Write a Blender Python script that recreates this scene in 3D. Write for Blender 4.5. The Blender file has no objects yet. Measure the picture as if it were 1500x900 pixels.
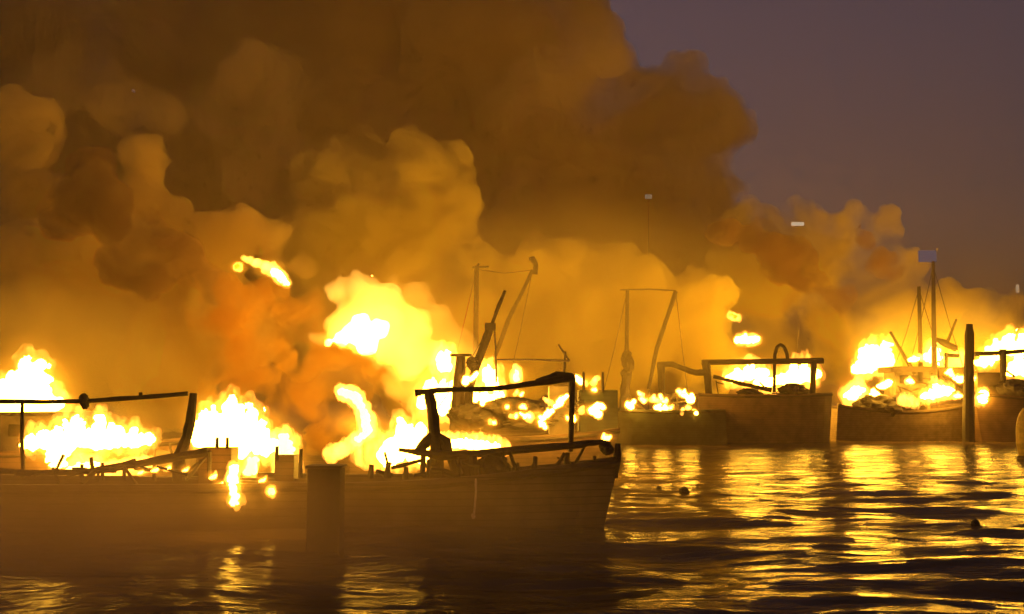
import bpy, bmesh, math, random
import numpy as np
from mathutils import Vector, noise

random.seed(7)
S = bpy.context.scene
COL = S.collection

# ---------------------------------------------------------------- camera, world, exposure
F = 1600.0                     # focal length in pixels of the 1500 x 900 frame
EYE = Vector((0.0, 0.0, 3.3))
PITCH = math.atan(140 / F)     # horizon lies below the middle of the frame
cam_d = bpy.data.cameras.new('camera'); cam = bpy.data.objects.new('camera', cam_d); COL.objects.link(cam)
cam.location = EYE; cam.rotation_euler = (math.pi / 2 + PITCH, 0, 0)
cam_d.sensor_width = 36; cam_d.lens = 36 * F / 1500; cam_d.clip_start = 0.1; cam_d.clip_end = 6000
S.camera = cam

W = bpy.data.worlds.new("World"); S.world = W; W.use_nodes = True
wn = W.node_tree.nodes; wl = W.node_tree.links
sky = wn.new('ShaderNodeTexSky'); sky.sky_type = 'NISHITA'; sky.sun_disc = False
sky.sun_elevation = math.radians(1.0); sky.sun_rotation = math.radians(150); sky.dust_density = 4
tint = wn.new('ShaderNodeMix'); tint.data_type = 'RGBA'; tint.blend_type = 'MULTIPLY'
tint.inputs['Factor'].default_value = 1
wl.new(sky.outputs[0], tint.inputs['A']); tint.inputs['B'].default_value = (0.88, 0.70, 1.12, 1)
bg = wn['Background']; wl.new(tint.outputs['Result'], bg.inputs['Color']); bg.inputs['Strength'].default_value = 0.105

S.view_settings.view_transform = 'Standard'; S.view_settings.look = 'None'
S.view_settings.exposure = 0.0; S.view_settings.gamma = 1.0; S.view_settings.use_curve_mapping = False
cy = S.cycles
cy.use_denoising = True; cy.max_bounces = 10; cy.volume_bounces = 4; cy.diffuse_bounces = 2; cy.glossy_bounces = 3
cy.transparent_max_bounces = 128; cy.sample_clamp_indirect = 4; cy.use_light_tree = True
cy.volume_step_rate = 1.0; cy.volume_max_steps = 256
cy.use_adaptive_sampling = True; cy.adaptive_threshold = 0.045

# ---------------------------------------------------------------- helpers
ct, st = math.cos(PITCH), math.sin(PITCH)
def P(px, py, Y):
    """the point at distance Y (metres out to sea) seen at pixel px, py of the photograph"""
    u, v = (px - 750) / F, (450 - py) / F
    d = Vector((u, ct - v * st, st + v * ct))
    return EYE + d * (Y / d.y)
def M(r_px, Y): return r_px / F * Y

class MB:
    def __init__(s): s.v = []; s.f = []
    def add(s, vs, fs):
        k = len(s.v); s.v += [Vector(p) for p in vs]; s.f += [tuple(i + k for i in f) for f in fs]; return s
    def tube(s, pts, rad, n=8, jag=0.0):
        pts = [Vector(p) for p in pts]
        if not isinstance(rad, (list, tuple)): rad = [rad] * len(pts)
        vs, fs = [], []
        for i, p in enumerate(pts):
            t = (pts[min(i + 1, len(pts) - 1)] - pts[max(i - 1, 0)]).normalized()
            a = t.cross(Vector((0, 1, 0.13))); 
            if a.length < 1e-3: a = t.cross(Vector((1, 0, 0)))
            a.normalize(); b = t.cross(a)
            for k in range(n):
                q = 2 * math.pi * k / n; r = rad[i] * (1 + jag * random.uniform(-1, 1))
                vs.append(p + a * math.cos(q) * r + b * math.sin(q) * r)
        for i in range(len(pts) - 1):
            for k in range(n):
                fs.append((i * n + k, i * n + (k + 1) % n, (i + 1) * n + (k + 1) % n, (i + 1) * n + k))
        fs.append(tuple(range(n))[::-1]); fs.append(tuple(range((len(pts) - 1) * n, len(pts) * n)))
        return s.add(vs, fs)
    def box(s, c, d, rz=0.0, ry=0.0):
        c = Vector(c); hx, hy, hz = d[0] / 2, d[1] / 2, d[2] / 2
        vs = []
        for x in (-hx, hx):
            for y in (-hy, hy):
                for z in (-hz, hz):
                    X = x * math.cos(ry) + z * math.sin(ry); Z = -x * math.sin(ry) + z * math.cos(ry)
                    vs.append(c + Vector((X * math.cos(rz) - y * math.sin(rz), X * math.sin(rz) + y * math.cos(rz), Z)))
        return s.add(vs, [(0, 1, 3, 2), (4, 6, 7, 5), (0, 4, 5, 1), (2, 3, 7, 6), (0, 2, 6, 4), (1, 5, 7, 3)])
    def build(s, name, mat, parent=None, smooth=False, bevel=0.0):
        off = parent_origin(parent)
        me = bpy.data.meshes.new(name); me.from_pydata([p - off for p in s.v], [], s.f); me.update()
        return link(name, me, mat, parent, smooth, bevel)

def parent_origin(p):
    o = Vector()
    while p is not None: o += p.location; p = p.parent
    return o
def link(name, me, mat, parent=None, smooth=False, bevel=0.0):
    o = bpy.data.objects.new(name, me); COL.objects.link(o); o.parent = parent
    if mat: me.materials.append(mat)
    if smooth:
        me.polygons.foreach_set('use_smooth', [True] * len(me.polygons))
    if bevel:
        b = o.modifiers.new('bevel', 'BEVEL'); b.width = bevel; b.segments = 2; b.limit_method = 'ANGLE'
    return o
def tag(o, label=None, cat=None, group=None, kind=None):
    if label: o['label'] = label
    if cat: o['category'] = cat
    if group: o['group'] = group
    if kind: o['kind'] = kind
    return o
def empty(name, loc):
    o = bpy.data.objects.new(name, None); COL.objects.link(o); o.location = loc; return o
def thing(name, loc, label, cat, group=None): return tag(empty(name, loc), label, cat, group)

ICO = None
def ico():
    global ICO
    if ICO is None:
        b = bmesh.new(); bmesh.ops.create_icosphere(b, subdivisions=3, radius=1)
        b.verts.ensure_lookup_table()
        ICO = (np.array([v.co[:] for v in b.verts]), [tuple(v.index for v in f.verts) for f in b.faces]); b.free()
    return ICO
def blob(name, spheres, voxel, waves, squash=1.0, smooth=2):
    """one closed lumpy mesh round many spheres (centre, radius); waves = [(height, size, kind)]"""
    V, Fc = ico(); vs, fs = [], []
    for c, r in spheres:
        k = sum(len(a) for a in vs); vs.append(V * r * np.array([1, squash, 1]) + np.array(c[:]))
        fs += [tuple(i + k for i in f) for f in Fc]
    me = bpy.data.meshes.new('t'); me.from_pydata(np.concatenate(vs).tolist(), [], fs); me.update()
    o = bpy.data.objects.new('t', me); COL.objects.link(o)
    m = o.modifiers.new('r', 'REMESH'); m.mode = 'VOXEL'; m.voxel_size = voxel
    if smooth:
        m = o.modifiers.new('s', 'SMOOTH'); m.iterations = smooth; m.factor = 0.6
    dg = bpy.context.evaluated_depsgraph_get(); dg.update()
    out = bpy.data.meshes.new_from_object(o.evaluated_get(dg))
    bpy.data.objects.remove(o); bpy.data.meshes.remove(me)
    n = len(out.vertices); co = np.empty(n * 3); out.vertices.foreach_get('co', co); co = co.reshape(-1, 3)
    for h, size, kind in waves:
        out.update()
        nr = np.empty(n * 3); out.vertex_normals.foreach_get('vector', nr); nr = nr.reshape(-1, 3)
        if kind == 'puff':
            d = np.array([(0.45 - min(noise.voronoi(Vector(p) / size)[0][0], 0.9)) for p in co])
        else:
            q = co * np.array([1, 1, 0.45]) / size if kind == 'lick' else co / size
            d = np.array([noise.noise(Vector(p)) for p in q])
        co = co + nr * (d * h)[:, None]
        out.vertices.foreach_set('co', co.ravel())
    if name == 'flame_core':                       # one flame is one piece: drop detached flecks
        bm = bmesh.new(); bm.from_mesh(out); seen, best = set(), []
        for v in bm.verts:
            if v in seen: continue
            todo, isl = [v], []; seen.add(v)
            while todo:
                a = todo.pop(); isl.append(a)
                for e in a.link_edges:
                    w = e.other_vert(a)
                    if w not in seen: seen.add(w); todo.append(w)
            best.append(isl)
        best.sort(key=len)
        for isl in best[:-1]: bmesh.ops.delete(bm, geom=isl, context='VERTS')
        bm.to_mesh(out); bm.free()
    out.update(); out.name = name
    return out

# ---------------------------------------------------------------- materials
def mat(name, color, rough=0.6, noise_amt=0.3, scale=3.0, bump=0.0, metallic=0.0, spec=0.4):
    m = bpy.data.materials.new(name); m.use_nodes = True; n, l = m.node_tree.nodes, m.node_tree.links
    b = n['Principled BSDF']; b.inputs['Roughness'].default_value = rough; b.inputs['Metallic'].default_value = metallic
    b.inputs['Specular IOR Level'].default_value = spec
    tc = n.new('ShaderNodeTexCoord'); nz = n.new('ShaderNodeTexNoise'); nz.inputs['Scale'].default_value = scale
    nz.inputs['Detail'].default_value = 6; l.new(tc.outputs['Object'], nz.inputs['Vector'])
    r = n.new('ShaderNodeValToRGB'); l.new(nz.outputs['Fac'], r.inputs['Fac'])
    r.color_ramp.elements[0].position = 0.3; r.color_ramp.elements[1].position = 0.7
    lo = [c * (1 - noise_amt) for c in color]; hi = [min(1, c * (1 + noise_amt)) for c in color]
    r.color_ramp.elements[0].color = (*lo, 1); r.color_ramp.elements[1].color = (*hi, 1)
    l.new(r.outputs[0], b.inputs['Base Color'])
    if bump:
        bp = n.new('ShaderNodeBump'); bp.inputs['Strength'].default_value = bump; l.new(nz.outputs['Fac'], bp.inputs['Height'])
        l.new(bp.outputs[0], b.inputs['Normal'])
    return m
def planks(m, pitch=0.19):
    n, l = m.node_tree.nodes, m.node_tree.links; b = n['Principled BSDF']
    src = b.inputs['Base Color'].links[0].from_socket
    ge = n.new('ShaderNodeNewGeometry'); sp = n.new('ShaderNodeSeparateXYZ'); l.new(ge.outputs['Position'], sp.inputs[0])
    d = n.new('ShaderNodeMath'); d.operation = 'DIVIDE'; d.inputs[1].default_value = pitch; l.new(sp.outputs['Z'], d.inputs[0])
    f = n.new('ShaderNodeMath'); f.operation = 'FRACT'; l.new(d.outputs[0], f.inputs[0])
    c = n.new('ShaderNodeMath'); c.operation = 'GREATER_THAN'; c.inputs[1].default_value = 0.12; l.new(f.outputs[0], c.inputs[0])
    mx = n.new('ShaderNodeMix'); mx.data_type = 'RGBA'; l.new(c.outputs[0], mx.inputs['Factor']); mx.inputs['A'].default_value = (0.006, 0.005, 0.004, 1)
    l.new(src, mx.inputs['B']); l.new(mx.outputs['Result'], b.inputs['Base Color'])
    return m
HULL = mat('tarred_planks', (0.08, 0.052, 0.03), 0.75, 0.5, 2.5, 0.3)
HULL_GREEN = mat('green_hull_paint', (0.025, 0.03, 0.016), 0.6, 0.5, 2.0, 0.2)
HULL_RUST = mat('rusty_hull_paint', (0.08, 0.042, 0.02), 0.65, 0.5, 1.5, 0.2)
for k_ in (HULL, HULL_GREEN, HULL_RUST): planks(k_)
CHAR = mat('charred_wood', (0.022, 0.016, 0.012), 0.85, 0.5, 6, 0.5)
STEEL = mat('sooty_steel', (0.06, 0.045, 0.035), 0.55, 0.4, 4, 0.2, 0.4)
CABIN = mat('scorched_paint', (0.10, 0.075, 0.05), 0.6, 0.6, 1.5, 0.1)
ROPE = mat('pale_rope', (0.45, 0.36, 0.24), 0.9, 0.3, 20)
FLAG = mat('faded_blue_cloth', (0.25, 0.32, 0.5), 0.9, 0.2, 5)

def emis(name, color, strength):
    m = bpy.data.materials.new(name); m.use_nodes = True; n, l = m.node_tree.nodes, m.node_tree.links
    n.remove(n['Principled BSDF']); e = n.new('ShaderNodeEmission')
    e.inputs['Color'].default_value = (*color, 1); e.inputs['Strength'].default_value = strength
    l.new(e.outputs[0], n['Material Output'].inputs['Surface']); return m
PANEL = emis('lit_panel', (0.6, 0.62, 1.0), 0.085)
FIRE = (1.0, 0.46, 0.03)
def vol(name, color, density, emission=None, estr=0.0, g=0.0, absorb=None):
    m = bpy.data.materials.new(name); m.use_nodes = True; n, l = m.node_tree.nodes, m.node_tree.links
    n.remove(n['Principled BSDF']); v = n.new('ShaderNodeVolumePrincipled')
    v.inputs['Color'].default_value = (*color, 1); v.inputs['Density'].default_value = density
    v.inputs['Anisotropy'].default_value = g
    if absorb: v.inputs['Absorption Color'].default_value = (*absorb, 1)
    if emission: v.inputs['Emission Color'].default_value = (*emission, 1); v.inputs['Emission Strength'].default_value = estr
    l.new(v.outputs[0], n['Material Output'].inputs['Volume']); m.cycles.homogeneous_volume = True
    return m
CORE = {k: emis('flame_core_' + k, FIRE, s) for k, s in (('white', 66), ('yellow', 32), ('orange', 3.0))}
CORE['orange'].node_tree.nodes['Emission'].inputs['Color'].default_value = (1.0, 0.3, 0.01, 1)
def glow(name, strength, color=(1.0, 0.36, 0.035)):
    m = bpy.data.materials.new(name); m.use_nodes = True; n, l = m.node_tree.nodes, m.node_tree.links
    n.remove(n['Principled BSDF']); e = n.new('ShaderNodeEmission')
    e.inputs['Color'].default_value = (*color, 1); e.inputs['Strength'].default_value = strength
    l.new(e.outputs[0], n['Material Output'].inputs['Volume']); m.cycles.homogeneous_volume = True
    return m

# ---------------------------------------------------------------- water
def water():
    m = bpy.data.materials.new('sea_water'); m.use_nodes = True; n, l = m.node_tree.nodes, m.node_tree.links
    b = n['Principled BSDF']; b.inputs['Base Color'].default_value = (0.06, 0.04, 0.02, 1)
    b.inputs['Roughness'].default_value = 0.14; b.inputs['Specular IOR Level'].default_value = 0.3; b.inputs['IOR'].default_value = 1.33
    tc = n.new('ShaderNodeTexCoord'); mp = n.new('ShaderNodeMapping'); mp.inputs['Scale'].default_value = (0.55, 1.5, 1)
    nz = n.new('ShaderNodeTexNoise'); nz.inputs['Scale'].default_value = 1.0; nz.inputs['Detail'].default_value = 5
    l.new(tc.outputs['Object'], mp.inputs['Vector']); l.new(mp.outputs[0], nz.inputs['Vector'])
    bp = n.new('ShaderNodeBump'); bp.inputs['Strength'].default_value = 0.8; bp.inputs['Distance'].default_value = 0.18
    l.new(nz.outputs['Fac'], bp.inputs['Height']); l.new(bp.outputs[0], b.inputs['Normal'])
    # a dull broken diffuse layer, added to dim the fire reflections
    mp2 = n.new('ShaderNodeMapping'); mp2.inputs['Scale'].default_value = (0.35, 0.9, 1); l.new(tc.outputs['Object'], mp2.inputs['Vector'])
    n2 = n.new('ShaderNodeTexNoise'); n2.inputs['Scale'].default_value = 0.8; n2.inputs['Detail'].default_value = 7; n2.inputs['Distortion'].default_value = 0.6; l.new(mp2.outputs[0], n2.inputs['Vector'])
    mr = n.new('ShaderNodeMapRange'); l.new(n2.outputs['Fac'], mr.inputs['Value'])
    for k, v in (('From Min', 0.35), ('From Max', 0.65), ('To Min', 0.22), ('To Max', 0.72)): mr.inputs[k].default_value = v
    fd = n.new('ShaderNodeBsdfDiffuse'); fd.inputs['Color'].default_value = (0.075, 0.05, 0.028, 1)
    ms = n.new('ShaderNodeMixShader'); l.new(mr.outputs[0], ms.inputs['Fac']); l.new(b.outputs[0], ms.inputs[1]); l.new(fd.outputs[0], ms.inputs[2])
    l.new(ms.outputs[0], n['Material Output'].inputs['Surface'])
    # a sheet whose rows widen with distance, swell and chop as real height
    rows = list(np.geomspace(6, 400, 420)) + [700, 1500, 4000]
    nx = 260; vs = []
    for y in rows:
        hw = max(14, y * 0.72)
        for i in range(nx):
            x = -hw + 2 * hw * i / (nx - 1)
            fade = 1 / (1 + (y / 75) ** 2)
            z = 0.21 * noise.noise(Vector((x * 0.16, y * 0.38, 1.3))) + 0.13 * noise.noise(Vector((x * 0.4, y * 1.1, 5.1))) + 0.02 * noise.noise(Vector((x * 1.5, y * 2.6, 9.1)))
            vs.append((x, y, z * fade))
    fs = [(r * nx + i, r * nx + i + 1, (r + 1) * nx + i + 1, (r + 1) * nx + i) for r in range(len(rows) - 1) for i in range(nx - 1)]
    k = len(vs)
    vs += [(-60, -60, -0.02), (60, -60, -0.02), (60, 6.5, -0.03), (-60, 6.5, -0.03)]; fs.append((k, k + 1, k + 2, k + 3))
    me = bpy.data.meshes.new('water'); me.from_pydata(vs, [], fs)
    o = link('water', me, m, None, True); tag(o, 'dark rippled harbour water mirroring the fires', 'water', kind='structure')
water()


# ---------------------------------------------------------------- air
hz = MB().box((0, 150, 44), (500, 400, 92)).build('haze', vol('thin_smoky_air', (0.9, 0.72, 0.48), 0.0013, g=0.4))
tag(hz, 'thin smoky air over the whole harbour', 'haze', kind='stuff')

# ---------------------------------------------------------------- smoke
def smoke(name, sph, material, label, voxel=0.6, waves=None, squash=1.0):
    sp = [(P(x, y, Y), M(r, Y)) for x, y, r, Y in sph]
    me = blob(name, sp, voxel, waves or [(2.6, 5.5, 'puff'), (1.4, 2.5, 'puff'), (0.5, 1.1, 'puff')], squash)
    o = link(name, me, material, None, True); tag(o, label, 'smoke', kind='stuff'); return o

def smoke_mat(name, color, density, size, lo=0.36, hi=0.6, floor=0.08, g=0.0, step=0.3):
    """smoke whose density breaks up into clumps and wisps about SIZE metres across"""
    m = vol(name, color, density, g=g); m.cycles.homogeneous_volume = False; m.cycles.volume_step_rate = step
    n, l = m.node_tree.nodes, m.node_tree.links
    tc = n.new('ShaderNodeTexCoord'); nz = n.new('ShaderNodeTexNoise'); nz.inputs['Scale'].default_value = 1 / size
    nz.inputs['Detail'].default_value = 3.5; nz.inputs['Roughness'].default_value = 0.55; nz.inputs['Distortion'].default_value = 0.5
    l.new(tc.outputs['Object'], nz.inputs['Vector'])
    mr = n.new('ShaderNodeMapRange'); mr.interpolation_type = 'SMOOTHSTEP'; l.new(nz.outputs['Fac'], mr.inputs['Value'])
    for k, v in (('From Min', lo), ('From Max', hi), ('To Min', density * floor), ('To Max', density)): mr.inputs[k].default_value = v
    l.new(mr.outputs[0], n['Principled Volume'].inputs['Density']); return m
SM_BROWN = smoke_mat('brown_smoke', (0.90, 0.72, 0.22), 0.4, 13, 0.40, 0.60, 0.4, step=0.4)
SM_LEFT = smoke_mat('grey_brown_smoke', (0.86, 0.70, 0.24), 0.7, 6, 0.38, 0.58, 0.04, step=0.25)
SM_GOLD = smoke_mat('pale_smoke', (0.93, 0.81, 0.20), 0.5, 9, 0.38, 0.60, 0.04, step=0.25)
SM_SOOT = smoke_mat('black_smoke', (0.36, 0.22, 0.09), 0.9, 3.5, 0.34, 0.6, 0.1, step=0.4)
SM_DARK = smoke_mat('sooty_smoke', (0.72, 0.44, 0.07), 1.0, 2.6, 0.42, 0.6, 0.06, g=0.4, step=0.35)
SM_THIN = vol('thin_smoke', (0.88, 0.76, 0.5), 0.035, g=0.3)

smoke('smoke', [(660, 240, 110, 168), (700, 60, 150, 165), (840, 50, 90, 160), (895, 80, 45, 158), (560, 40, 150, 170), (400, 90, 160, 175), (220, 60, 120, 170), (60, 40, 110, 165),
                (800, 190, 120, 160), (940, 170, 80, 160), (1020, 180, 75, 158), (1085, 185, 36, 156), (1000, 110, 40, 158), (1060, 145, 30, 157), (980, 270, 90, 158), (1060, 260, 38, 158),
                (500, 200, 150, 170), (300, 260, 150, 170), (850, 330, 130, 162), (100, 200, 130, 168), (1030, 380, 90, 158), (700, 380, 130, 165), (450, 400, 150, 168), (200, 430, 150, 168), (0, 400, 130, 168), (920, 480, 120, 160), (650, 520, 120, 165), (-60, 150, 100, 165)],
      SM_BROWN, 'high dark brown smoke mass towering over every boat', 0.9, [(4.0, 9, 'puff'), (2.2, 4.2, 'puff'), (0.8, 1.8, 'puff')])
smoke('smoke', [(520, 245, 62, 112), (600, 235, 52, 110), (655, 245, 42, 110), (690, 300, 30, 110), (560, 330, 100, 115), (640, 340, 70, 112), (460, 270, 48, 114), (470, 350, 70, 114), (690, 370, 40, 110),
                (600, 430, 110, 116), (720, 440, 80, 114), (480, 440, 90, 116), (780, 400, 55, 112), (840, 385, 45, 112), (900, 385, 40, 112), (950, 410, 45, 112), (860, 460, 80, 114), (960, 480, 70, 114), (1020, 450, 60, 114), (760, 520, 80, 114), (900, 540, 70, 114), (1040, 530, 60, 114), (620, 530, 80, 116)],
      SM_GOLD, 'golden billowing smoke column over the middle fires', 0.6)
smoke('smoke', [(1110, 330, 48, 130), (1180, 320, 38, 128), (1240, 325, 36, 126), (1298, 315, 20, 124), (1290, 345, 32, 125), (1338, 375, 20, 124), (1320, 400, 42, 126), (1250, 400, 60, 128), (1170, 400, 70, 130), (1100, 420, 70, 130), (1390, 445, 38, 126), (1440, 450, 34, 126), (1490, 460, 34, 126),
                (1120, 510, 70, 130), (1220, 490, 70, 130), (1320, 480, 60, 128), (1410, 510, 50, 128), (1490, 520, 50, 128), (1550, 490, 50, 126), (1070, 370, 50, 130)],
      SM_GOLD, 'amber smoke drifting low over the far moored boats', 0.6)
smoke('smoke', [(30, 190, 66, 76), (-20, 230, 60, 78), (60, 230, 30, 77), (208, 235, 40, 74), (205, 290, 42, 74), (255, 310, 32, 75), (310, 335, 36, 75), (365, 325, 28, 74), (400, 345, 28, 74), (395, 385, 28, 74), (445, 390, 24, 73),
                (130, 330, 70, 82), (60, 320, 80, 82), (180, 400, 90, 80), (40, 420, 110, 76), (280, 400, 60, 78), (150, 500, 100, 77), (330, 480, 80, 76), (0, 530, 100, 74), (240, 560, 80, 74), (60, 560, 80, 73), (-60, 480, 90, 74), (350, 345, 42, 76), (330, 375, 44, 77), (90, 470, 60, 74), (210, 470, 60, 75), (110, 400, 50, 76), (150, 270, 40, 80)],
      SM_LEFT, 'rounded smoke billows rolling up beside the tall diagonal flame', 0.45, [(1.0, 4.5, 'puff'), (0.9, 2.4, 'puff'), (0.6, 1.3, 'puff'), (0.25, 0.7, 'puff')])
smoke('smoke', [(425, 452, 36, 52), (458, 470, 30, 52), (400, 500, 48, 53), (470, 545, 44, 51), (430, 575, 48, 51), (520, 560, 38, 50), (500, 612, 36, 49), (565, 548, 24, 50), (385, 425, 30, 53), (462, 440, 20, 52), (360, 540, 48, 53), (465, 640, 32, 49),
                (345, 470, 44, 54), (320, 520, 40, 54), (340, 425, 26, 54), (580, 590, 24, 50), (545, 525, 22, 51), (300, 560, 30, 54), (400, 620, 34, 50), (490, 520, 30, 51), (300, 470, 30, 55)],
      SM_DARK, 'sooty orange smoke boiling in front of the large fireball', 0.3, [(1.3, 2.4, 'puff'), (0.7, 1.2, 'puff'), (0.3, 0.6, 'puff')])
smoke('smoke', [(x, 650 + 12 * math.sin(x), 62, 42) for x in range(-60, 420, 40)] + [(x, 640, 50, 44) for x in range(640, 900, 40)],
      SM_THIN, 'thin tan smoke hanging between the near burning boats', 0.5, [(0.6, 2.0, 'puff')])
smoke('smoke', [(1058, 338, 26, 119), (1110, 345, 30, 119), (1145, 362, 38, 119), (1160, 395, 34, 119), (1190, 415, 30, 119), (1225, 440, 24, 118), (1180, 365, 26, 119), (1235, 460, 18, 118), (1260, 345, 26, 119), (1300, 390, 24, 118)],
      SM_SOOT, 'dark soot clumps floating before the amber smoke', 0.5)
smoke('smoke', [(205, 350, 46, 66), (250, 372, 44, 66), (175, 385, 40, 66), (225, 405, 40, 66), (285, 398, 34, 65), (320, 420, 30, 65), (140, 250, 38, 70), (115, 290, 42, 70), (155, 310, 46, 69), (90, 320, 36, 69)],
      SM_SOOT, 'dark soot clumps beneath the rounded smoke billows', 0.35, [(1.0, 2.6, 'puff'), (0.5, 1.2, 'puff')])
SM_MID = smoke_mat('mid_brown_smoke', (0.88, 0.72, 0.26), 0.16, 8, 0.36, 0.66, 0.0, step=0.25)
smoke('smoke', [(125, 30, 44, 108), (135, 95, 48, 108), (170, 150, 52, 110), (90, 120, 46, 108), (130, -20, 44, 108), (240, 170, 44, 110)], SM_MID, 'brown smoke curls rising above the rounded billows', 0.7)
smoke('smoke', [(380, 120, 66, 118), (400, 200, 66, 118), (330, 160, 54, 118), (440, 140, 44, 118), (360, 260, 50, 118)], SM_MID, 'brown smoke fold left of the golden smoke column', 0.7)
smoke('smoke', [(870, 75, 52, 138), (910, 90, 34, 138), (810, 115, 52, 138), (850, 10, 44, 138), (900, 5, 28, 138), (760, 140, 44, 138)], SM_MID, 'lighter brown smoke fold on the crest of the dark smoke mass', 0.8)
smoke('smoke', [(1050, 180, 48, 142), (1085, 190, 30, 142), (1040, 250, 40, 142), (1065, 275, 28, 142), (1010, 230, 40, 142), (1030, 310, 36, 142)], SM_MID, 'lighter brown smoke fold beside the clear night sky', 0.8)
def soft_smoke(c, r, color, density, label, scale=0.5):
    """a bank of smoke that thins out to nothing at its rim"""
    V, Fc = ico(); me = bpy.data.meshes.new('smoke'); me.from_pydata(V.tolist(), [], Fc)
    m = vol('drifting_smoke', color, density, g=0.3); m.cycles.homogeneous_volume = False; n, l = m.node_tree.nodes, m.node_tree.links
    tc = n.new('ShaderNodeTexCoord'); ln = n.new('ShaderNodeVectorMath'); ln.operation = 'LENGTH'; l.new(tc.outputs['Object'], ln.inputs[0])
    a = n.new('ShaderNodeMath'); a.operation = 'SUBTRACT'; a.use_clamp = True; a.inputs[0].default_value = 1; l.new(ln.outputs['Value'], a.inputs[1])
    ge = n.new('ShaderNodeNewGeometry'); nz = n.new('ShaderNodeTexNoise'); nz.inputs['Scale'].default_value = scale; nz.inputs['Detail'].default_value = 2; l.new(ge.outputs['Position'], nz.inputs['Vector'])
    b = n.new('ShaderNodeMath'); b.operation = 'MULTIPLY'; l.new(a.outputs[0], b.inputs[0]); l.new(nz.outputs['Fac'], b.inputs[1])
    d = n.new('ShaderNodeMath'); d.operation = 'MULTIPLY'; d.inputs[1].default_value = density * 3; l.new(b.outputs[0], d.inputs[0])
    l.new(d.outputs[0], n['Principled Volume'].inputs['Density'])
    o = link('smoke', me, m, None, True); o.location = c; o.scale = r; tag(o, label, 'smoke', kind='stuff'); return o
soft_smoke(P(60, 835, 19), (8.0, 7.0, 2.5), (0.85, 0.66, 0.42), 0.13, 'low brown smoke creeping over the water before the near hulls')
soft_smoke(P(640, 790, 23), (6.5, 5.5, 2.3), (0.9, 0.72, 0.4), 0.055, 'thin brown smoke drifting past the nearest dark hull')
soft_smoke(P(850, 450, 72), (14, 7, 8), (0.92, 0.80, 0.3), 0.075, 'thin golden smoke veiling the distant masts and derricks', 0.25)
soft_smoke(P(1370, 500, 98), (9, 4.5, 5), (0.92, 0.80, 0.35), 0.08, 'thin amber smoke veiling the far twin masts', 0.25)
soft_smoke(P(20, 545, 54), (9, 7, 5.0), (0.92, 0.80, 0.3), 0.17, 'bright tan smoke glowing above the near cabin flames', 0.3)

# ---------------------------------------------------------------- boats
def hull_mesh(L, beam, zb, zm, zs, rake, bow=0.02, stern=0.8, n=18, deck=0.45, full=2.2):
    """hull along +x, bow waterline at x = 0; gunwale height bow / middle / stern"""
    mb = MB(); ring = []
    for i in range(n):
        t = i / (n - 1)
        w = stern + (1 - stern) * math.sin(min(1, t / 0.45) * math.pi / 2) if t < 0.45 else bow + (1 - bow) * (1 - ((t - 0.45) / 0.55) ** full)
        h = beam / 2 * w
        zt = zm + (zs - zm) * max(0, 1 - t / 0.5) ** 2 + (zb - zm) * max(0, (t - 0.4) / 0.6) ** 2
        x = -L * (1 - t)
        def rk(z): return x + rake * t ** 3 * (z / zb) - (0.0 if t > .02 else -0.05 * z)
        half = [(0.0, -0.9), (0.62, -0.6), (0.86, 0.0), (0.96, zt * 0.5), (1.02, zt - 0.18), (1.06, zt - 0.14), (1.06, zt), (0.94, zt), (0.92, zt - deck), (0.0, zt - deck + 0.05)]
        pts = [Vector((rk(z), -h * k, z)) for k, z in half] + [Vector((rk(z), h * k, z)) for k, z in half[-2:0:-1]]
        ring.append(pts)
    m = len(ring[0])
    mb.v = [p for r in ring for p in r]
    mb.f = [(a * m + k, a * m + (k + 1) % m, (a + 1) * m + (k + 1) % m, (a + 1) * m + k) for a in range(n - 1) for k in range(m)]
    mb.f += [tuple(range(m))[::-1], tuple(range((n - 1) * m, n * m))]
    return mb
def place(mb, loc, rz):
    c, s = math.cos(rz), math.sin(rz)
    mb.v = [Vector((p.x * c - p.y * s, p.x * s + p.y * c, p.z)) + loc for p in mb.v]
    return mb
def wl(px, Y): p = P(px, 600, Y); return Vector((p.x, Y, 0))
G_BOAT = 'burning fishing boats moored side by side'
def boat(label, px, Y, rz, mat_, **kw):
    loc = wl(px, Y); root = thing('fishing_boat', loc, label, 'boat', G_BOAT)
    hm = place(hull_mesh(**kw), loc, math.radians(rz)); hm.build('hull', mat_, root)
    for side in (4, 14):
        MB().tube([hm.v[i * 18 + side] for i in range(18)], 0.05 + 0.012 * kw['zb'], 8, .08).build('rub_rail', CHAR, root)
    return root
def bar(root, name, pts, r_px, m=CHAR, n=8, jag=0.12, sub=3, wob=0.0):
    """a burnt spar through pixel points (x, y, Y); r_px one radius or one per point"""
    rr = r_px if isinstance(r_px, (list, tuple)) else [r_px] * len(pts)
    q, R = [], []
    for i in range(len(pts) - 1):
        for k in range(sub):
            t = k / sub; a, b = pts[i], pts[i + 1]
            x, y, Y = [a[j] + (b[j] - a[j]) * t for j in range(3)]
            q.append(P(x + random.uniform(-wob, wob), y + random.uniform(-wob, wob), Y)); R.append(M(rr[i] + (rr[i + 1] - rr[i]) * t, Y))
    q.append(P(*pts[-1])); R.append(M(rr[-1], pts[-1][2]))
    return MB().tube(q, R, n, jag).build(name, m, root)
def block(root, name, x0, y0, x1, y1, Y, depth, m=CHAR, rz=0.0, bevel=0.02, ry=0.0):
    c = (P(x0, y0, Y) + P(x1, y1, Y)) / 2; c.y += depth / 2
    return MB().box(c, (M(x1 - x0, Y), depth, M(y1 - y0, Y)), rz, ry).build(name, m, root, bevel=bevel)
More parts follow.
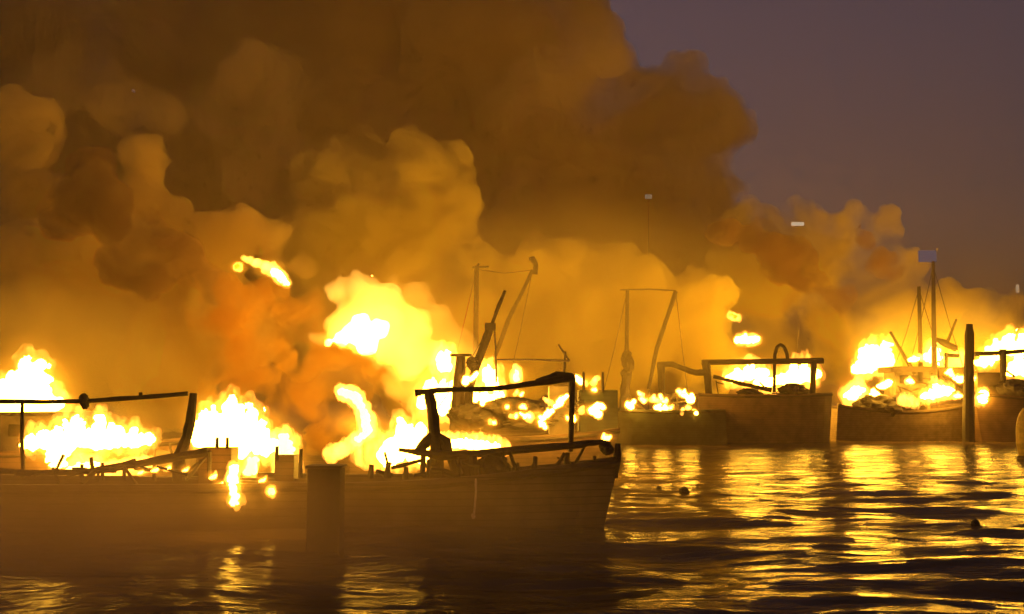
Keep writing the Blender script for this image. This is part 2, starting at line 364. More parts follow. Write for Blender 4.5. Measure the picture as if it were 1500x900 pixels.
def lump(root, name, x, y, rx, ry_, Y, m=CHAR, seed=0.0):
    a = blob(name, [(Vector((0, 0, 0)), 1.0)], 0.16, [(0.35, 0.8, 'n'), (0.2, 0.35, 'n')], smooth=0)
    c = P(x, y, Y); off = parent_origin(root)
    for v in a.vertices: v.co = Vector((v.co.x * M(rx, Y), v.co.y * M(rx, Y), v.co.z * M(ry_, Y))) + c - off
    return link(name, a, m, root, False)

# the near dark boat whose bow points to open water
A = boat('nearest dark wooden boat with high bow and two long charred beams over its deck', 884, 30.0, -6, HULL, L=12.5, beam=3.4, zb=1.85, zm=1.2, zs=1.3, rake=0.45)
bar(A, 'stem_post', [(900, 700, 30.0), (904, 672, 29.98), (905, 650, 29.95)], [5, 6, 4.5])
bar(A, 'boom', [(584, 659, 30.6), (612, 663, 30.6), (645, 667, 30.6), (700, 665, 30.5), (790, 657, 30.3), (850, 651, 30.2), (884, 647, 30.1)], [3, 5, 7, 6.5, 5.5, 5, 3.5], jag=.18)
lump(A, 'burnt_net_bundle', 889, 656, 10, 10, 30.1)
bar(A, 'post', [(628, 573, 31), (633, 600, 31), (638, 640, 31), (640, 700, 31)], [7, 8, 8.5, 10], jag=.15)
bar(A, 'knee', [(656, 664, 31), (652, 648, 31), (640, 637, 31)], [7, 9, 5])
bar(A, 'knee', [(612, 664, 31), (622, 650, 31), (634, 636, 31)], [6, 8, 5])
bar(A, 'top_beam', [(608, 576, 31), (640, 572, 31), (720, 570, 31.2), (785, 561, 31.4), (842, 554, 31.6)], [5, 4, 3.5, 4.5, 6], jag=.2)
bar(A, 'top_beam', [(785, 558, 31.4), (815, 551, 31.5), (838, 553, 31.6)], [3, 6, 6], jag=.2)
bar(A, 'post', [(838, 556, 31.6), (837, 600, 31.6), (836, 662, 31.5)], [5, 4, 4])
bar(A, 'leg', [(620, 665, 30.8), (619, 700, 30.8)], [4, 4]); bar(A, 'leg', [(660, 668, 30.8), (666, 690, 30.8), (670, 704, 30.8)], [7, 6, 6])
bar(A, 'leg', [(693, 668, 30.4), (696, 705, 30.4)], [6, 7])
block(A, 'scorched_panel', 668, 666, 694, 704, 31.0, .1, CABIN)
lump(A, 'net_heap', 726, 690, 26, 24, 30.6)
bar(A, 'hanging_rope', [(697, 700, 29.0), (697, 725, 28.6), (694, 755, 28.5)], 1.6, ROPE, jag=.2); lump(A, 'rope_end', 693.5, 756, 3, 4, 28.5, ROPE)
for x, y, h in ((543, 695, 14), (567, 695, 18), (594, 696, 12), (783, 685, 16), (830, 677, 14), (756, 690, 12)):
    bar(A, 'rail_post', [(x, y + 6, 30.2), (x + 1, y - h, 30.2)], [4.5, 3.5], jag=.2)

# the near boat on the left
B = boat('low dark boat with a long curved boom beside the square pile', 455, 29.0, -3, HULL, L=13.5, beam=3.4, zb=1.25, zm=1.25, zs=1.4, rake=0.2, bow=0.3)
bar(B, 'boom', [(-20, 690, 28.6), (60, 693, 28.6), (130, 691, 28.6), (200, 680, 28.6), (250, 671, 28.6), (305, 662, 28.6)], [4, 4, 5, 5.5, 6, 7], jag=.15)
bar(B, 'rail', [(-20, 588, 29.5), (60, 589, 29.5), (124, 588, 29.5), (200, 583, 29.5), (275, 577, 29.5)], [3.4, 3, 3, 3.6, 3.2], jag=.2)
lump(B, 'rail_knot', 124, 588, 7, 11, 29.5); bar(B, 'rail_stub', [(206, 583, 29.5), (206, 575, 29.5)], 2.6)
bar(B, 'post', [(283, 576, 29.5), (280, 610, 29.5), (274, 640, 29.5), (262, 670, 29.5), (262, 705, 29.5)], [5, 7, 8, 9, 10], jag=.12)
bar(B, 'post', [(33, 590, 29.5), (32, 640, 29.5), (34, 700, 29.5)], [2.5, 3, 3])
block(B, 'engine_box', 290, 657, 338, 715, 29.2, .8, HULL_RUST)
for x in (318, 333): bar(B, 'pipe_stub', [(x, 662, 29.4), (x, 641, 29.4)], [3, 2.4])
block(B, 'deck_locker', 402, 668, 430, 712, 29.6, .7, HULL_RUST)
bar(B, 'pipe_stub', [(405, 675, 29.6), (406, 654, 29.6)], [3, 2.5]); bar(B, 'pipe_stub', [(440, 700, 29.6), (441, 658, 29.6)], [3.5, 2.6])
for x in (120, 150, 182, 226): bar(B, 'rail_post', [(x, 704, 29), (x, 680 - (x - 120) * .06, 29)], [3, 2.5])

# burnt cabin boat behind on the left
C_ = boat('scorched cabin boat half hidden behind the low dark boat', 250, 41.0, -4, HULL_RUST, L=14, beam=4, zb=2.0, zm=1.5, zs=1.5, rake=.5)
block(C_, 'cabin', -40, 610, 105, 662, 41, 3, CABIN); block(C_, 'cabin_roof', -50, 604, 112, 610, 40.7, 3.6, STEEL)
block(C_, 'cabin', -60, 662, 60, 700, 40.2, 2, CABIN)
block(C_, 'deck_house', 165, 660, 262, 690, 40.6, 2.2, CABIN)
for x in (12, 52, 88): block(C_, 'window', x, 622, x + 18, 640, 40.97, .06, CHAR)

# square mooring pile standing in the water
pl = thing('mooring_pile', wl(476, 24), 'square dark timber pile standing in the water before the near boats', 'pile')
c0 = wl(476, 24); MB().box((c0.x, c0.y + .3, .45), (M(48, 24), .72, 2.85)).build('shaft', CHAR, pl, bevel=.03)
MB().box((c0.x, c0.y + .3, 1.90), (M(53, 24), .8, .07)).build('cap', HULL, pl, bevel=.02)

# rigged boat behind the nearest boat
D = boat('rigged boat behind the nearest boat with squat funnel and slanting mast', 890, 52.0, 4, HULL_RUST, L=12, beam=4, zb=2.1, zm=1.7, zs=2.0, rake=.6)
bar(D, 'funnel', [(670, 640, 53), (672, 575, 53), (675, 522, 53)], [12, 10, 7], STEEL, 10, .04)
bar(D, 'funnel_cap', [(675, 522.5, 53), (675, 519, 53)], [16, 16], STEEL, 10, .02)
bar(D, 'slanting_mast', [(684, 620, 52.5), (689, 565, 52.5), (700, 530, 52.5), (718, 480, 52.5)], [7, 6, 6, 6], jag=.1)
block(D, 'mast_head', 710, 473, 726, 484, 52.3, .5); lump(D, 'winch_block', 693, 533, 9, 10, 52.2)
bar(D, 'stay', [(724, 482, 52.5), (726, 510, 52.5), (727, 560, 52.5)], 1.6, STEEL, 5, 0)
bar(D, 'mast_spar', [(721, 474, 52.5), (731, 447, 52.5), (740, 426, 52.5)], [2.4, 2.8, 2.2])
bar(D, 'yard', [(726, 527, 52.5), (780, 527, 52.6), (834, 529, 52.7)], [1.3, 1.2, 1.8], STEEL, 6, .1)
bar(D, 'yard_post', [(826, 552, 52.7), (828, 515, 52.7)], [2, 1.6]); bar(D, 'yard_stay', [(834, 529, 52.7), (818, 505, 52.7)], [1.5, 1.2])
block(D, 'wheelhouse', 805, 566, 842, 640, 52, 2.0, CABIN)
block(D, 'deck_house', 850, 572, 905, 640, 52.4, 2.2, HULL_GREEN)
for x in (855, 883): bar(D, 'rail_post', [(x, 575, 52.3), (x, 545, 52.3)], [2.2, 1.6])
lump(D, 'burnt_heap', 760, 605, 50, 22, 52); lump(D, 'burnt_heap', 700, 612, 40, 20, 52)

# derricks of the boat farther back
E = boat('far boat in thick smoke with a tall mast and a long hooked derrick', 860, 84.0, 3, HULL_RUST, L=12, beam=4.5, zb=3.2, zm=2.6, zs=2.8, rake=.7)
bar(E, 'mast', [(697, 600, 84), (697, 480, 84), (698, 390, 84)], [4, 4, 3.4], jag=.05)
bar(E, 'mast_arm', [(692, 392, 84), (716, 391, 84)], 1.6); bar(E, 'mast_tip', [(698, 392, 84), (702, 386, 84)], [2, 1.4])
bar(E, 'derrick', [(700, 590, 84), (745, 468, 84), (765, 428, 84), (780, 396, 84)], [3.2, 3.2, 2.6, 2.6], jag=.1)
bar(E, 'derrick_hook', [(784, 402, 84), (785, 388, 84), (780, 379, 84), (775, 380, 84)], [3.5, 4, 4, 3])

Fb = boat('dark green boat with a thick knobbed post alongside the square hulled boat', 895, 88.0, 176, HULL_GREEN, L=9, beam=4.2, zb=2.9, zm=2.7, zs=2.8, rake=.5)
bar(Fb, 'bow_post', [(912, 640, 88), (915, 590, 88), (917, 560, 88), (919, 535, 88)], [8, 7, 7, 6], jag=.2)
lump(Fb, 'post_knob', 920, 529, 9, 16, 87.9); lump(Fb, 'post_knob', 917, 548, 7, 7, 87.9)
bar(Fb, 'brace', [(918, 582, 88), (935, 596, 88), (950, 606, 88)], [4, 4, 3.5])
bar(Fb, 'mast', [(918, 590, 89), (918, 500, 89), (919, 424, 89)], [3, 3, 2.6], jag=.06)
bar(Fb, 'wire', [(908, 425, 89), (950, 424, 89), (990, 426, 89)], 1.0, STEEL, 5, 0)
bar(Fb, 'derrick', [(950, 570, 89), (962, 510, 89), (975, 472, 89), (990, 427, 89)], [2.4, 3.2, 3, 3.2], jag=.1)
block(Fb, 'deck_rail', 945, 578, 1010, 584, 88, .3)
for x in (958, 975, 992): bar(Fb, 'rail_post', [(x, 604, 88), (x, 580, 88)], 2)

Gb = boat('broad square hulled boat with flat deck under a charred beam frame', 1206, 93.0, 2, HULL_RUST, L=11.3, beam=5.5, zb=4.15, zm=3.95, zs=4.1, rake=.25, bow=.6, stern=.8, full=4)
bar(Gb, 'top_beam', [(1028, 531, 92.5), (1100, 530, 92.5), (1206, 529, 92.5)], [4, 4, 4.5], jag=.08)
bar(Gb, 'post', [(1034, 530, 92.5), (1037, 555, 92.5), (1039, 590, 92.5)], [6, 5.5, 5], jag=.1); bar(Gb, 'post', [(1192, 530, 92.5), (1191, 560, 92.5), (1190, 590, 92.5)], [5, 4.5, 4], jag=.1)
bar(Gb, 'lifting_hoop', [(1134, 575, 92.5), (1135, 520, 92.5), (1138, 509, 92.5), (1143, 505, 92.5), (1149, 509, 92.5), (1153, 520, 92.5), (1154, 531, 92.5)], 2.6)
bar(Gb, 'sagging_beam', [(963, 535, 92.3), (985, 534, 92.3), (1005, 542, 92.4), (1020, 546, 92.4), (1037, 546, 92.4)], [4, 4, 4, 4.5, 4], jag=.15)
bar(Gb, 'post', [(968, 533, 92.3), (969, 560, 92.3), (970, 610, 92.3)], [6, 5, 5], jag=.1)
bar(Gb, 'fallen_spar', [(1045, 552, 92.6), (1085, 562, 92.6), (1130, 572, 92.6)], [2.5, 3, 4], jag=.2)
lump(Gb, 'burnt_heap', 1165, 572, 22, 10, 93); lump(Gb, 'burnt_heap', 1100, 576, 18, 7, 93)
bar(Gb, 'corner_fender', [(1211, 588, 92.3), (1211, 640, 92.3)], 2.5, ROPE)

H = boat('far dark hull with tall twin masts and a burning wheelhouse', 1432, 97.0, 1, HULL, L=13.2, beam=5, zb=3.7, zm=2.6, zs=3.2, rake=1.3, bow=.12, full=3)
block(H, 'wheelhouse', 1312, 545, 1362, 600, 97, 3, CABIN); block(H, 'wheelhouse_roof', 1305, 537, 1372, 545, 96.6, 3.6, STEEL)
block(H, 'deck_house', 1376, 538, 1420, 566, 97.5, 2.4, HULL_RUST)
for x in (1318, 1336): block(H, 'window', x, 550, x + 13, 562, 96.95, .08, CHAR)
bar(H, 'mast', [(1349, 560, 97), (1348, 500, 97), (1346, 420, 97)], [3.6, 3.2, 2.6], jag=.06)
bar(H, 'mast', [(1369, 575, 97), (1368, 480, 97), (1367, 383, 97)], [4.5, 3.6, 2.4], STEEL, jag=.05)
bar(H, 'rigging_stay', [(1304, 486, 97), (1320, 514, 97), (1340, 548, 97)], [2, 2.5, 3]); bar(H, 'rigging_stay', [(1386, 506, 97), (1393, 488, 97), (1401, 468, 97)], [2.5, 2.2, 1.6])
bar(H, 'boom', [(1369, 497, 97), (1384, 503, 97), (1401, 511, 97)], [3, 5, 5], jag=.15)
bar(H, 'brace', [(1382, 550, 97), (1395, 560, 97), (1412, 580, 97)], 3)
bar(H, 'rail', [(1384, 520, 97), (1404, 522, 97)], 3); bar(H, 'rail_post', [(1386, 540, 97), (1386, 518, 97)], 2.5)
lump(H, 'tarpaulin_heap', 1290, 596, 34, 18, 96); lump(H, 'burnt_heap', 1330, 590, 26, 14, 96)
block(H, 'lit_panel', 1346, 367, 1372, 384, 97, .15, PANEL, bevel=0); bar(H, 'panel_arm', [(1367, 384, 97.3), (1373, 364, 97.3)], 1.2, ROPE, 6, 0)

ip = thing('mooring_post', wl(1419, 92), 'tall thick upright post standing before the far masted hull', 'post')
bar(ip, 'shaft', [(1419, 655, 92), (1419, 560, 92), (1420, 490, 92), (1420, 475, 92)], [9, 7.5, 6.5, 4.5], CHAR, 10, .06)

J = boat('dark boat with a pole railing beside the tall thick post', 1432, 94.0, 180, HULL_RUST, L=12, beam=5, zb=4.2, zm=3.6, zs=3.6, rake=.6, bow=.3)
block(J, 'cabin', 1432, 546, 1474, 580, 95, 2.5, CABIN)
bar(J, 'top_rail', [(1428, 519, 94.5), (1470, 517, 94.5), (1530, 512, 94.5)], 3.2); bar(J, 'post', [(1469, 512, 94.5), (1470, 580, 94.5)], [5, 4])
lump(J, 'burnt_heap', 1492, 572, 26, 16, 94)

by = thing('mooring_buoy', wl(1502, 70), 'yellow lit mooring buoy at the edge of the open water', 'buoy')
BUOY = mat('yellow_buoy_paint', (0.55, 0.40, 0.06), 0.5, 0.3, 3)
bar(by, 'float', [(1502, 668, 70), (1501, 650, 70), (1501, 625, 70), (1502, 608, 70), (1503, 598, 70)], [9, 12, 12, 9, 4], BUOY, 12, .03)
bar(by, 'lifting_ring', [(1499, 598, 70), (1500, 592, 70), (1504, 592, 70), (1505, 598, 70)], 1.2, STEEL, 6, 0)

for i, (x, y, Y, rx, ry_) in enumerate(((1003, 722, 41, 7, 6), (966, 718, 42, 5, 4), (1430, 770, 29.5, 7, 9))):
    z = ['small charred float bobbing on the water beneath the dark green boat', 'tiny dark float beside the small charred float', 'dark knobbed float on the water below the tall thick post'][i]
    o = lump(None, 'float', x, y, rx, ry_, Y); o.location.z -= (P(x, y, Y).z - 0.03); tag(o, z, 'float', 'floats drifting on the water')

LAMPS = [emis('lamp_light', (1.0, 0.8, 0.55), k) for k in (0.5, 0.14, 0.3)]
for i, (x, y, Y, w, h, lab) in enumerate(((1169, 328, 124.5, 9, 2.5, 'bright lamp dash shining through the amber smoke'), (950, 288, 151, 5, 3, 'faint lamp inside the dark brown smoke edge'), (1491, 423, 180, 2, 6, 'tiny pale lamp in the clear sky above the drifting smoke'))):
    r = thing('mast_lamp', wl(x, Y), lab, 'lamp', 'distant lamps on tall masts')
    block(r, 'lamp', x - w, y - h, x + w, y + h, Y, .3, LAMPS[i])
    bar(r, 'pole', [(x, y + h, Y + 6), (x, 620, Y + 6)], .5, STEEL, 6, 0)

# ---------------------------------------------------------------- fires
FIRE_GROUP = 'fires burning on the boats'
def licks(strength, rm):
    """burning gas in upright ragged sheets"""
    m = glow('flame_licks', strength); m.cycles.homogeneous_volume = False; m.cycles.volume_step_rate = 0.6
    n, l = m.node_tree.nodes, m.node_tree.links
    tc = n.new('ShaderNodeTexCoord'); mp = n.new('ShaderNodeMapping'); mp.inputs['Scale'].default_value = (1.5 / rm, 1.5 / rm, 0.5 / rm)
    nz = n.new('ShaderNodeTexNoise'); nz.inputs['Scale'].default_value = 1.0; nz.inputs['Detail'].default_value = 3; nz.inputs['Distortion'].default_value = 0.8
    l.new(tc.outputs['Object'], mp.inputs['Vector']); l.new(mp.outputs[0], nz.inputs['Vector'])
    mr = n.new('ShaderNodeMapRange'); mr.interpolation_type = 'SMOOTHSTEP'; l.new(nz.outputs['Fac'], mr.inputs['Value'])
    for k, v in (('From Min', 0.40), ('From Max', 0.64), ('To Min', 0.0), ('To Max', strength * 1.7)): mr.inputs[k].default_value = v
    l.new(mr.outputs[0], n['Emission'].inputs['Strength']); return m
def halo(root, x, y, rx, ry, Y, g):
    """flame glow and lens bloom put in as an emitting volume, thinning out to nothing"""
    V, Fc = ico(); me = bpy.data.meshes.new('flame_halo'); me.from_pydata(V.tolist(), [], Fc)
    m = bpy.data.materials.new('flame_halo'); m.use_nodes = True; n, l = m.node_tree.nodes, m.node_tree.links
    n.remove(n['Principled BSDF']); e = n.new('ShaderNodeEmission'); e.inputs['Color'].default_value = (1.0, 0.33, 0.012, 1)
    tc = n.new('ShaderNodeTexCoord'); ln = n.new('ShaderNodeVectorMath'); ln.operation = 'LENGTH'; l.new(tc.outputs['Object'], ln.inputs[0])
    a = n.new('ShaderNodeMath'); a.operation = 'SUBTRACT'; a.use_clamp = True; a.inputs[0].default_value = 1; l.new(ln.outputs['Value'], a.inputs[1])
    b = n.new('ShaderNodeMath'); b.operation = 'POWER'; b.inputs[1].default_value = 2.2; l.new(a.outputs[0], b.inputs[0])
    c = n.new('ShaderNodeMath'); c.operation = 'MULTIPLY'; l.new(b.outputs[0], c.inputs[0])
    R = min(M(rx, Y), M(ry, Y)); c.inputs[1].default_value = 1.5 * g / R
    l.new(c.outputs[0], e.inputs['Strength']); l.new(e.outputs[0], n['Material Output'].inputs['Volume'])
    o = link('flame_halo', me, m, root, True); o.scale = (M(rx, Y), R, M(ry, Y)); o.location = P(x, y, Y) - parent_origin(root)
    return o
def flame(tongues, Y, label, core='white', glow_px=16, gstr=1.6, inner=0.54, wisps=5):
    """tongues: [(x0, y0, x1, y1, r0, r1)] in pixels at distance Y, each with a few licking tips"""
    sp = []
    def run(x0, y0, x1, y1, r0, r1):
        L = math.hypot(x1 - x0, y1 - y0); k = max(2, int(L / (0.5 * (r0 + r1) + 1)) + 2)
        for i in range(k):
            t = i / (k - 1); r = r0 + (r1 - r0) * t
            sp.append((x0 + (x1 - x0) * t + math.sin(t * 5 + x0) * r * 0.25, y0 + (y1 - y0) * t, r, Y * (1 + random.uniform(-.006, .006))))
    for x0, y0, x1, y1, r0, r1 in tongues:
        run(x0, y0, x1, y1, r0, r1)
        for w in range(wisps):
            t = random.uniform(0, 1); r = r0 + (r1 - r0) * t; x = x0 + (x1 - x0) * t + random.uniform(-.6, .6) * r; y = y0 + (y1 - y0) * t
            run(x, y, x + random.uniform(-.3, .3) * r, y - r * random.uniform(1.1, 2.1), r * .45, r * .08)
    c = Vector((0, 0, 0))
    for x, y, r, y_ in sp: c += P(x, y, y_)
    c /= len(sp); c.z = min(P(x, y + r, y_).z for x, y, r, y_ in sp)
    root = thing('flame', c, label, 'fire', FIRE_GROUP)
    rm = M(sum((t[4] + t[5]) / 2 for t in tongues) / len(tongues), Y); vx = max(0.03, min(0.16, rm * 0.14))
    a = blob('flame_core', [(P(x, y, y_) - c, M(r * inner, y_)) for x, y, r, y_ in sp], vx, [(rm * .5, rm * 1.0, 'lick'), (rm * .3, rm * .4, 'lick')], 7.0)  # core stretched in depth so it casts more light on the smoke
    link('flame_core', a, CORE[core], root, True)
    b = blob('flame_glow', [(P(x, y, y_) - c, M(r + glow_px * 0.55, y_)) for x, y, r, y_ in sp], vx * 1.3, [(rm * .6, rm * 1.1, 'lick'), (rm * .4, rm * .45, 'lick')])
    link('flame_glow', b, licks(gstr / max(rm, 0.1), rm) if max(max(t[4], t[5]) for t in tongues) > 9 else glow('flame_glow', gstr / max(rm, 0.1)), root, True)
    big = [t for t in tongues if max(t[4], t[5]) >= 11]
    if not big:
        big = [(min(t[0] - t[4] for t in tongues), sum(t[1] + t[3] for t in tongues) / 2 / len(tongues), max(t[2] + t[5] for t in tongues), sum(t[1] + t[3] for t in tongues) / 2 / len(tongues), 4, max(max(t[4], t[5]) for t in tongues))]
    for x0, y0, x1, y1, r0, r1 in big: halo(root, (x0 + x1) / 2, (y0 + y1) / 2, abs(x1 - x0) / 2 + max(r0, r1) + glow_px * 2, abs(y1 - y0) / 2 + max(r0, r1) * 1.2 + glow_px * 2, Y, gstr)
    return root

flame([(40, 590, 50, 535, 30, 12), (85, 595, 60, 555, 18, 10), (0, 590, 0, 570, 25, 18)], 44, 'white pointed flame rising behind the scorched cabin roof')
flame([(50, 650, 80, 642, 12, 14), (90, 645, 150, 642, 20, 20), (150, 645, 215, 645, 19, 12), (85, 680, 85, 655, 8, 12)], 38, 'long low band of white flame beneath the horizontal charred rail', gstr=1.2)
flame([(110, 688, 130, 682, 9, 9), (150, 690, 215, 680, 5, 5)], 36, 'small yellow flame below the long low flame band', wisps=1, inner=.5)
flame([(320, 640, 342, 600, 28, 12), (345, 655, 365, 630, 28, 24), (385, 655, 378, 635, 18, 14), (300, 630, 310, 615, 16, 12)], 36, 'tall white triangular flame left of the square timber pile')
flame([(341, 685, 344, 715, 6, 7), (344, 715, 347, 734, 6, 9)], 28.0, 'thin burning drip running down the low dark hull', glow_px=8, wisps=0, inner=.55)
flame([(368, 690, 370, 675, 9, 7)], 30.5, 'small flame lick between the engine box and locker', 'yellow', glow_px=8)
flame([(397, 722, 397, 718, 5, 5)], 28.1, 'smallest burning spot on the low dark hull', 'yellow', glow_px=6, wisps=0)
for x, y, r in ((228, 690, 5), (245, 688, 5), (272, 690, 4), (312, 700, 6), (322, 712, 5), (205, 694, 4), (385, 705, 5)):
    flame([(x - 3, y, x + 3, y - 3, r * .6, r * .3), (x + 2, y, x + 5, y - r * 1.6, r * .5, r * .15)], 28.2, 'small yellow flame on the rim of the low dark boat', 'yellow', glow_px=3, wisps=1)
flame([(425, 690, 415, 640, 14, 9), (410, 660, 400, 650, 10, 8)], 37, 'pale yellow flame behind the square timber pile', 'yellow', inner=.45)
flame([(498, 574, 520, 580, 7, 9), (520, 580, 535, 610, 9, 8), (535, 610, 540, 630, 8, 8), (540, 630, 500, 660, 7, 6), (500, 660, 485, 665, 7, 9)], 45, 'curling ring shaped flame in front of sooty orange smoke', 'yellow', glow_px=10, wisps=0, inner=.5)
flame([(545, 665, 540, 630, 18, 12), (575, 665, 590, 645, 24, 20), (610, 665, 620, 630, 20, 12)], 37, 'white flame left of the leaning charred post')
flame([(640, 648, 700, 652, 8, 10), (700, 652, 735, 656, 10, 5)], 36, 'low flame above the boom of the nearest boat', wisps=1)
flame([(650, 535, 652, 525, 14, 10)], 60, 'pale flame left of the squat funnel')
flame([(650, 600, 657, 575, 12, 9)], 60, 'flame right beside the leaning charred post')
flame([(718, 565, 716, 545, 14, 8), (690, 582, 728, 585, 8, 9)], 60, 'pale flame right of the slanting mast')
flame([(625, 588, 660, 570, 18, 18), (680, 585, 715, 575, 16, 14)], 94, 'wide added flame behind the squat funnel, lighting the golden smoke')  # added fire, mostly hidden by the boats, to light the golden smoke
flame([(755, 555, 757, 545, 6, 4)], 62, 'small flame tip above the top beam', 'yellow', glow_px=8)
flame([(418, 414, 408, 405, 6, 9), (408, 403, 392, 394, 9, 6), (400, 392, 376, 386, 5, 4), (378, 386, 358, 378, 4, 2)], 66, 'slanting flame streak high in the smoke', wisps=0, glow_px=5)
flame([(348, 392, 350, 390, 5, 4)], 66, 'small orange flame spot beside the slanting flame streak', 'orange', glow_px=4, wisps=0)
flame([(1070, 553, 1110, 548, 9, 12), (1115, 562, 1125, 560, 10, 10)], 98, 'flame behind the fallen spar on the flat deck')
flame([(1150, 556, 1186, 548, 12, 14)], 98, 'white flame right of the lifting hoop')
flame([(1086, 498, 1106, 498, 7, 7)], 104, 'detached flame patch above the charred beam frame', wisps=1, glow_px=6)
flame([(1070, 462, 1080, 466, 4, 4)], 104, 'faint orange flame wisp above the detached flame patch', 'orange', wisps=1, glow_px=4)
flame([(1263, 540, 1272, 514, 13, 9), (1283, 532, 1298, 506, 16, 7), (1300, 545, 1308, 530, 8, 6)], 104, 'tall ragged flame left of the burning wheelhouse', glow_px=11)
flame([(1248, 580, 1255, 572, 8, 8)], 99, 'small flame below the tall ragged flame')
flame([(1362, 580, 1384, 572, 8, 10), (1340, 590, 1322, 586, 4, 5)], 94, 'round flame low on the far masted hull', glow_px=9)
flame([(1365, 525, 1368, 515, 9, 6), (1395, 530, 1410, 535, 8, 7)], 101, 'flame between the twin masts and the post')
flame([(1440, 530, 1470, 508, 9, 11), (1470, 512, 1500, 510, 13, 15), (1490, 545, 1500, 535, 10, 12)], 104, 'broad flame right of the tall thick post', glow_px=11)
flame([(1437, 588, 1440, 575, 6, 4)], 93, 'small flame at the foot of the tall thick post', glow_px=8)

# small fires among the wreckage, alike and scattered
def scrap(x, y, r, Y, label):
    t = []
    for k in range(random.choice((2, 3, 3))):
        dx, dy = random.uniform(-1.2, 1.2) * r, random.uniform(-.5, .5) * r
        t.append((x + dx, y + dy, x + dx + random.uniform(-.9, .9) * r, y + dy - random.uniform(.1, 1.0) * r, r * random.uniform(.25, .55), r * random.uniform(.08, .3)))
    flame(t, Y, label, 'white' if r > 6 else 'yellow', glow_px=3.5, wisps=1, inner=.8)
EMB = 'small flame glowing among the wreckage behind the nearest boat'
for x, y, r, Y in ((770, 597, 6, 50), (786, 611, 12, 50), (800, 624, 8, 50), (745, 598, 5, 50), (818, 594, 11, 50), (864, 605, 12, 49), (846, 612, 8, 49), (878, 600, 8, 49), (858, 560, 9, 56), (720, 621, 5, 50), (690, 556, 10, 50), (730, 578, 7, 54), (760, 580, 6, 54), (836, 612, 5, 49), (885, 640, 6, 46), (775, 612, 7, 50), (755, 610, 5, 50), (700, 590, 7, 50), (870, 570, 5, 52)):
    scrap(x, y, r, Y, EMB)
EMB2 = 'small flame on the deck of the dark green boat'
for x, y, r in ((948, 587, 6), (962, 586, 6), (974, 587, 4), (966, 600, 7), (985, 600, 5), (1008, 602, 8), (1012, 583, 9), (915, 596, 8), (997, 575, 5), (938, 578, 4)):
    scrap(x, y, r, 86, EMB2)
EMB3 = 'small flame among the burning wreckage of the far masted hull'
for x, y, r in ((1282, 580, 7), (1330, 560, 6), (1345, 530, 8), (1412, 556, 7), (1404, 580, 6), (1300, 566, 8), (1425, 560, 6), (1390, 548, 6)):
    scrap(x, y, r, 95.5, EMB3)

for root, a, b in ((E, (698, 395, 84), (780, 396, 84)), (E, (698, 395, 84), (650, 590, 84)), (E, (780, 396, 84), (742, 575, 84)), (Fb, (919, 426, 89), (880, 590, 89)), (Fb, (990, 428, 89), (1008, 580, 89)),
                   (H, (1346, 424, 97), (1310, 540, 97)), (H, (1346, 424, 97), (1385, 540, 97)), (H, (1367, 390, 97), (1418, 560, 97)), (H, (1367, 390, 97), (1330, 545, 97)), (D, (718, 478, 52.5), (640, 600, 52.5))):
    m = [(a[k] + b[k]) / 2 for k in range(3)]
    bar(root, 'rigging_line', [a, (m[0], m[1] + 5, m[2]), b], 0.55, STEEL, 5, 0)
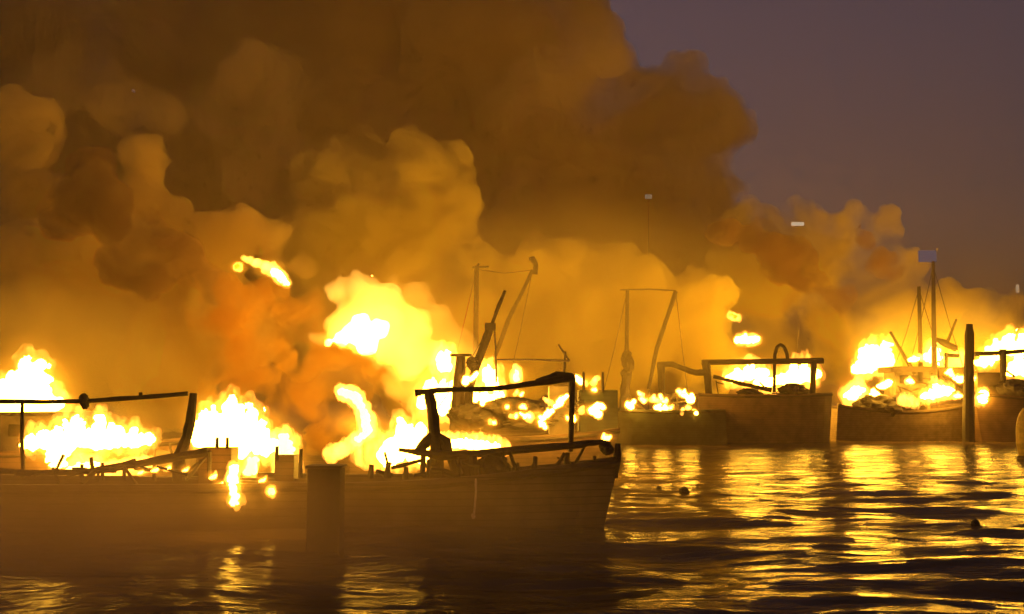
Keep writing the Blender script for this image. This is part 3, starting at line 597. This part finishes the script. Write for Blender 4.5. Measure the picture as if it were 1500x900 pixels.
# charred timbers lying across the burning decks
for root, x0, x1, y0, y1, Y, k in ((D, 690, 880, 585, 628, 51.2, 22), (Fb, 930, 1010, 578, 606, 87.4, 10), (H, 1262, 1420, 555, 600, 95.8, 22), (J, 1440, 1500, 545, 575, 94, 8), (Gb, 1050, 1180, 560, 578, 92.8, 8), (C_, 20, 260, 640, 692, 39.8, 18), (B, 20, 330, 680, 702, 28.4, 22), (A, 560, 690, 676, 700, 30.2, 12), (A, 740, 880, 668, 690, 30.2, 8)):
    for q in range(k):
        x, y = random.uniform(x0, x1), random.uniform(y0, y1); a = random.choice((random.uniform(-.35, .35), random.uniform(.6, 2.5))); L = random.uniform(7, 20) * 60 / (Y + 20)
        bar(root, 'burnt_timber', [(x - L * math.cos(a), y + L * math.sin(a), Y + random.uniform(-.4, .4)), (x + L * math.cos(a), y - L * math.sin(a), Y + random.uniform(-.4, .4))], random.uniform(1.2, 2.8) * 60 / (Y + 20), CHAR, 6, .25)

# the great fireball: a hot core inside a luminous billow
c = P(560, 560, 62)
fb = thing('fireball', c, 'huge pale yellow fireball bursting above the nearest boat', 'fire', FIRE_GROUP)
HOT = [(520, 485, 40), (545, 440, 34), (525, 412, 18), (495, 430, 18), (570, 445, 28), (600, 480, 36), (570, 500, 45), (510, 500, 22), (480, 498, 12), (455, 493, 7), (468, 497, 9), (560, 470, 50), (545, 405, 12), (500, 410, 10), (600, 520, 36), (640, 520, 22)]
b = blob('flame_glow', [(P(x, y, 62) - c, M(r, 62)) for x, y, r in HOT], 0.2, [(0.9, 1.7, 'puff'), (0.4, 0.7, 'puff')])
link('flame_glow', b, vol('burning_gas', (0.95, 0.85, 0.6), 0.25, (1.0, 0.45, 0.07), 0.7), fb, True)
b = blob('emissive_smoke', [(P(x, y, 65) - c, M(r, 65)) for x, y, r in ((600, 440, 30), (630, 470, 36), (650, 500, 34), (620, 540, 50), (680, 540, 40), (590, 560, 40), (665, 485, 16), (690, 580, 36), (640, 590, 40), (575, 415, 16), (612, 425, 18))], 0.25, [(1.2, 2.2, 'puff'), (0.5, 0.9, 'puff')])
link('emissive_smoke', b, vol('glowing_smoke', (0.92, 0.8, 0.5), 0.12, (1.0, 0.42, 0.045), 0.2), fb, True)  # firelight on this smoke is put in as emission
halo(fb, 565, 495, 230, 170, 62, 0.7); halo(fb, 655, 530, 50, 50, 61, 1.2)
b = blob('flame_core', [(P(x, y, 62) - c, M(r, 62)) for x, y, r in ((520, 490, 17), (500, 496, 12), (480, 500, 7), (538, 500, 17), (555, 482, 14), (530, 470, 12), (650, 528, 10), (645, 540, 8))], 0.1, [(0.3, 0.7, 'n')])
link('flame_core', b, CORE['white'], fb, True)
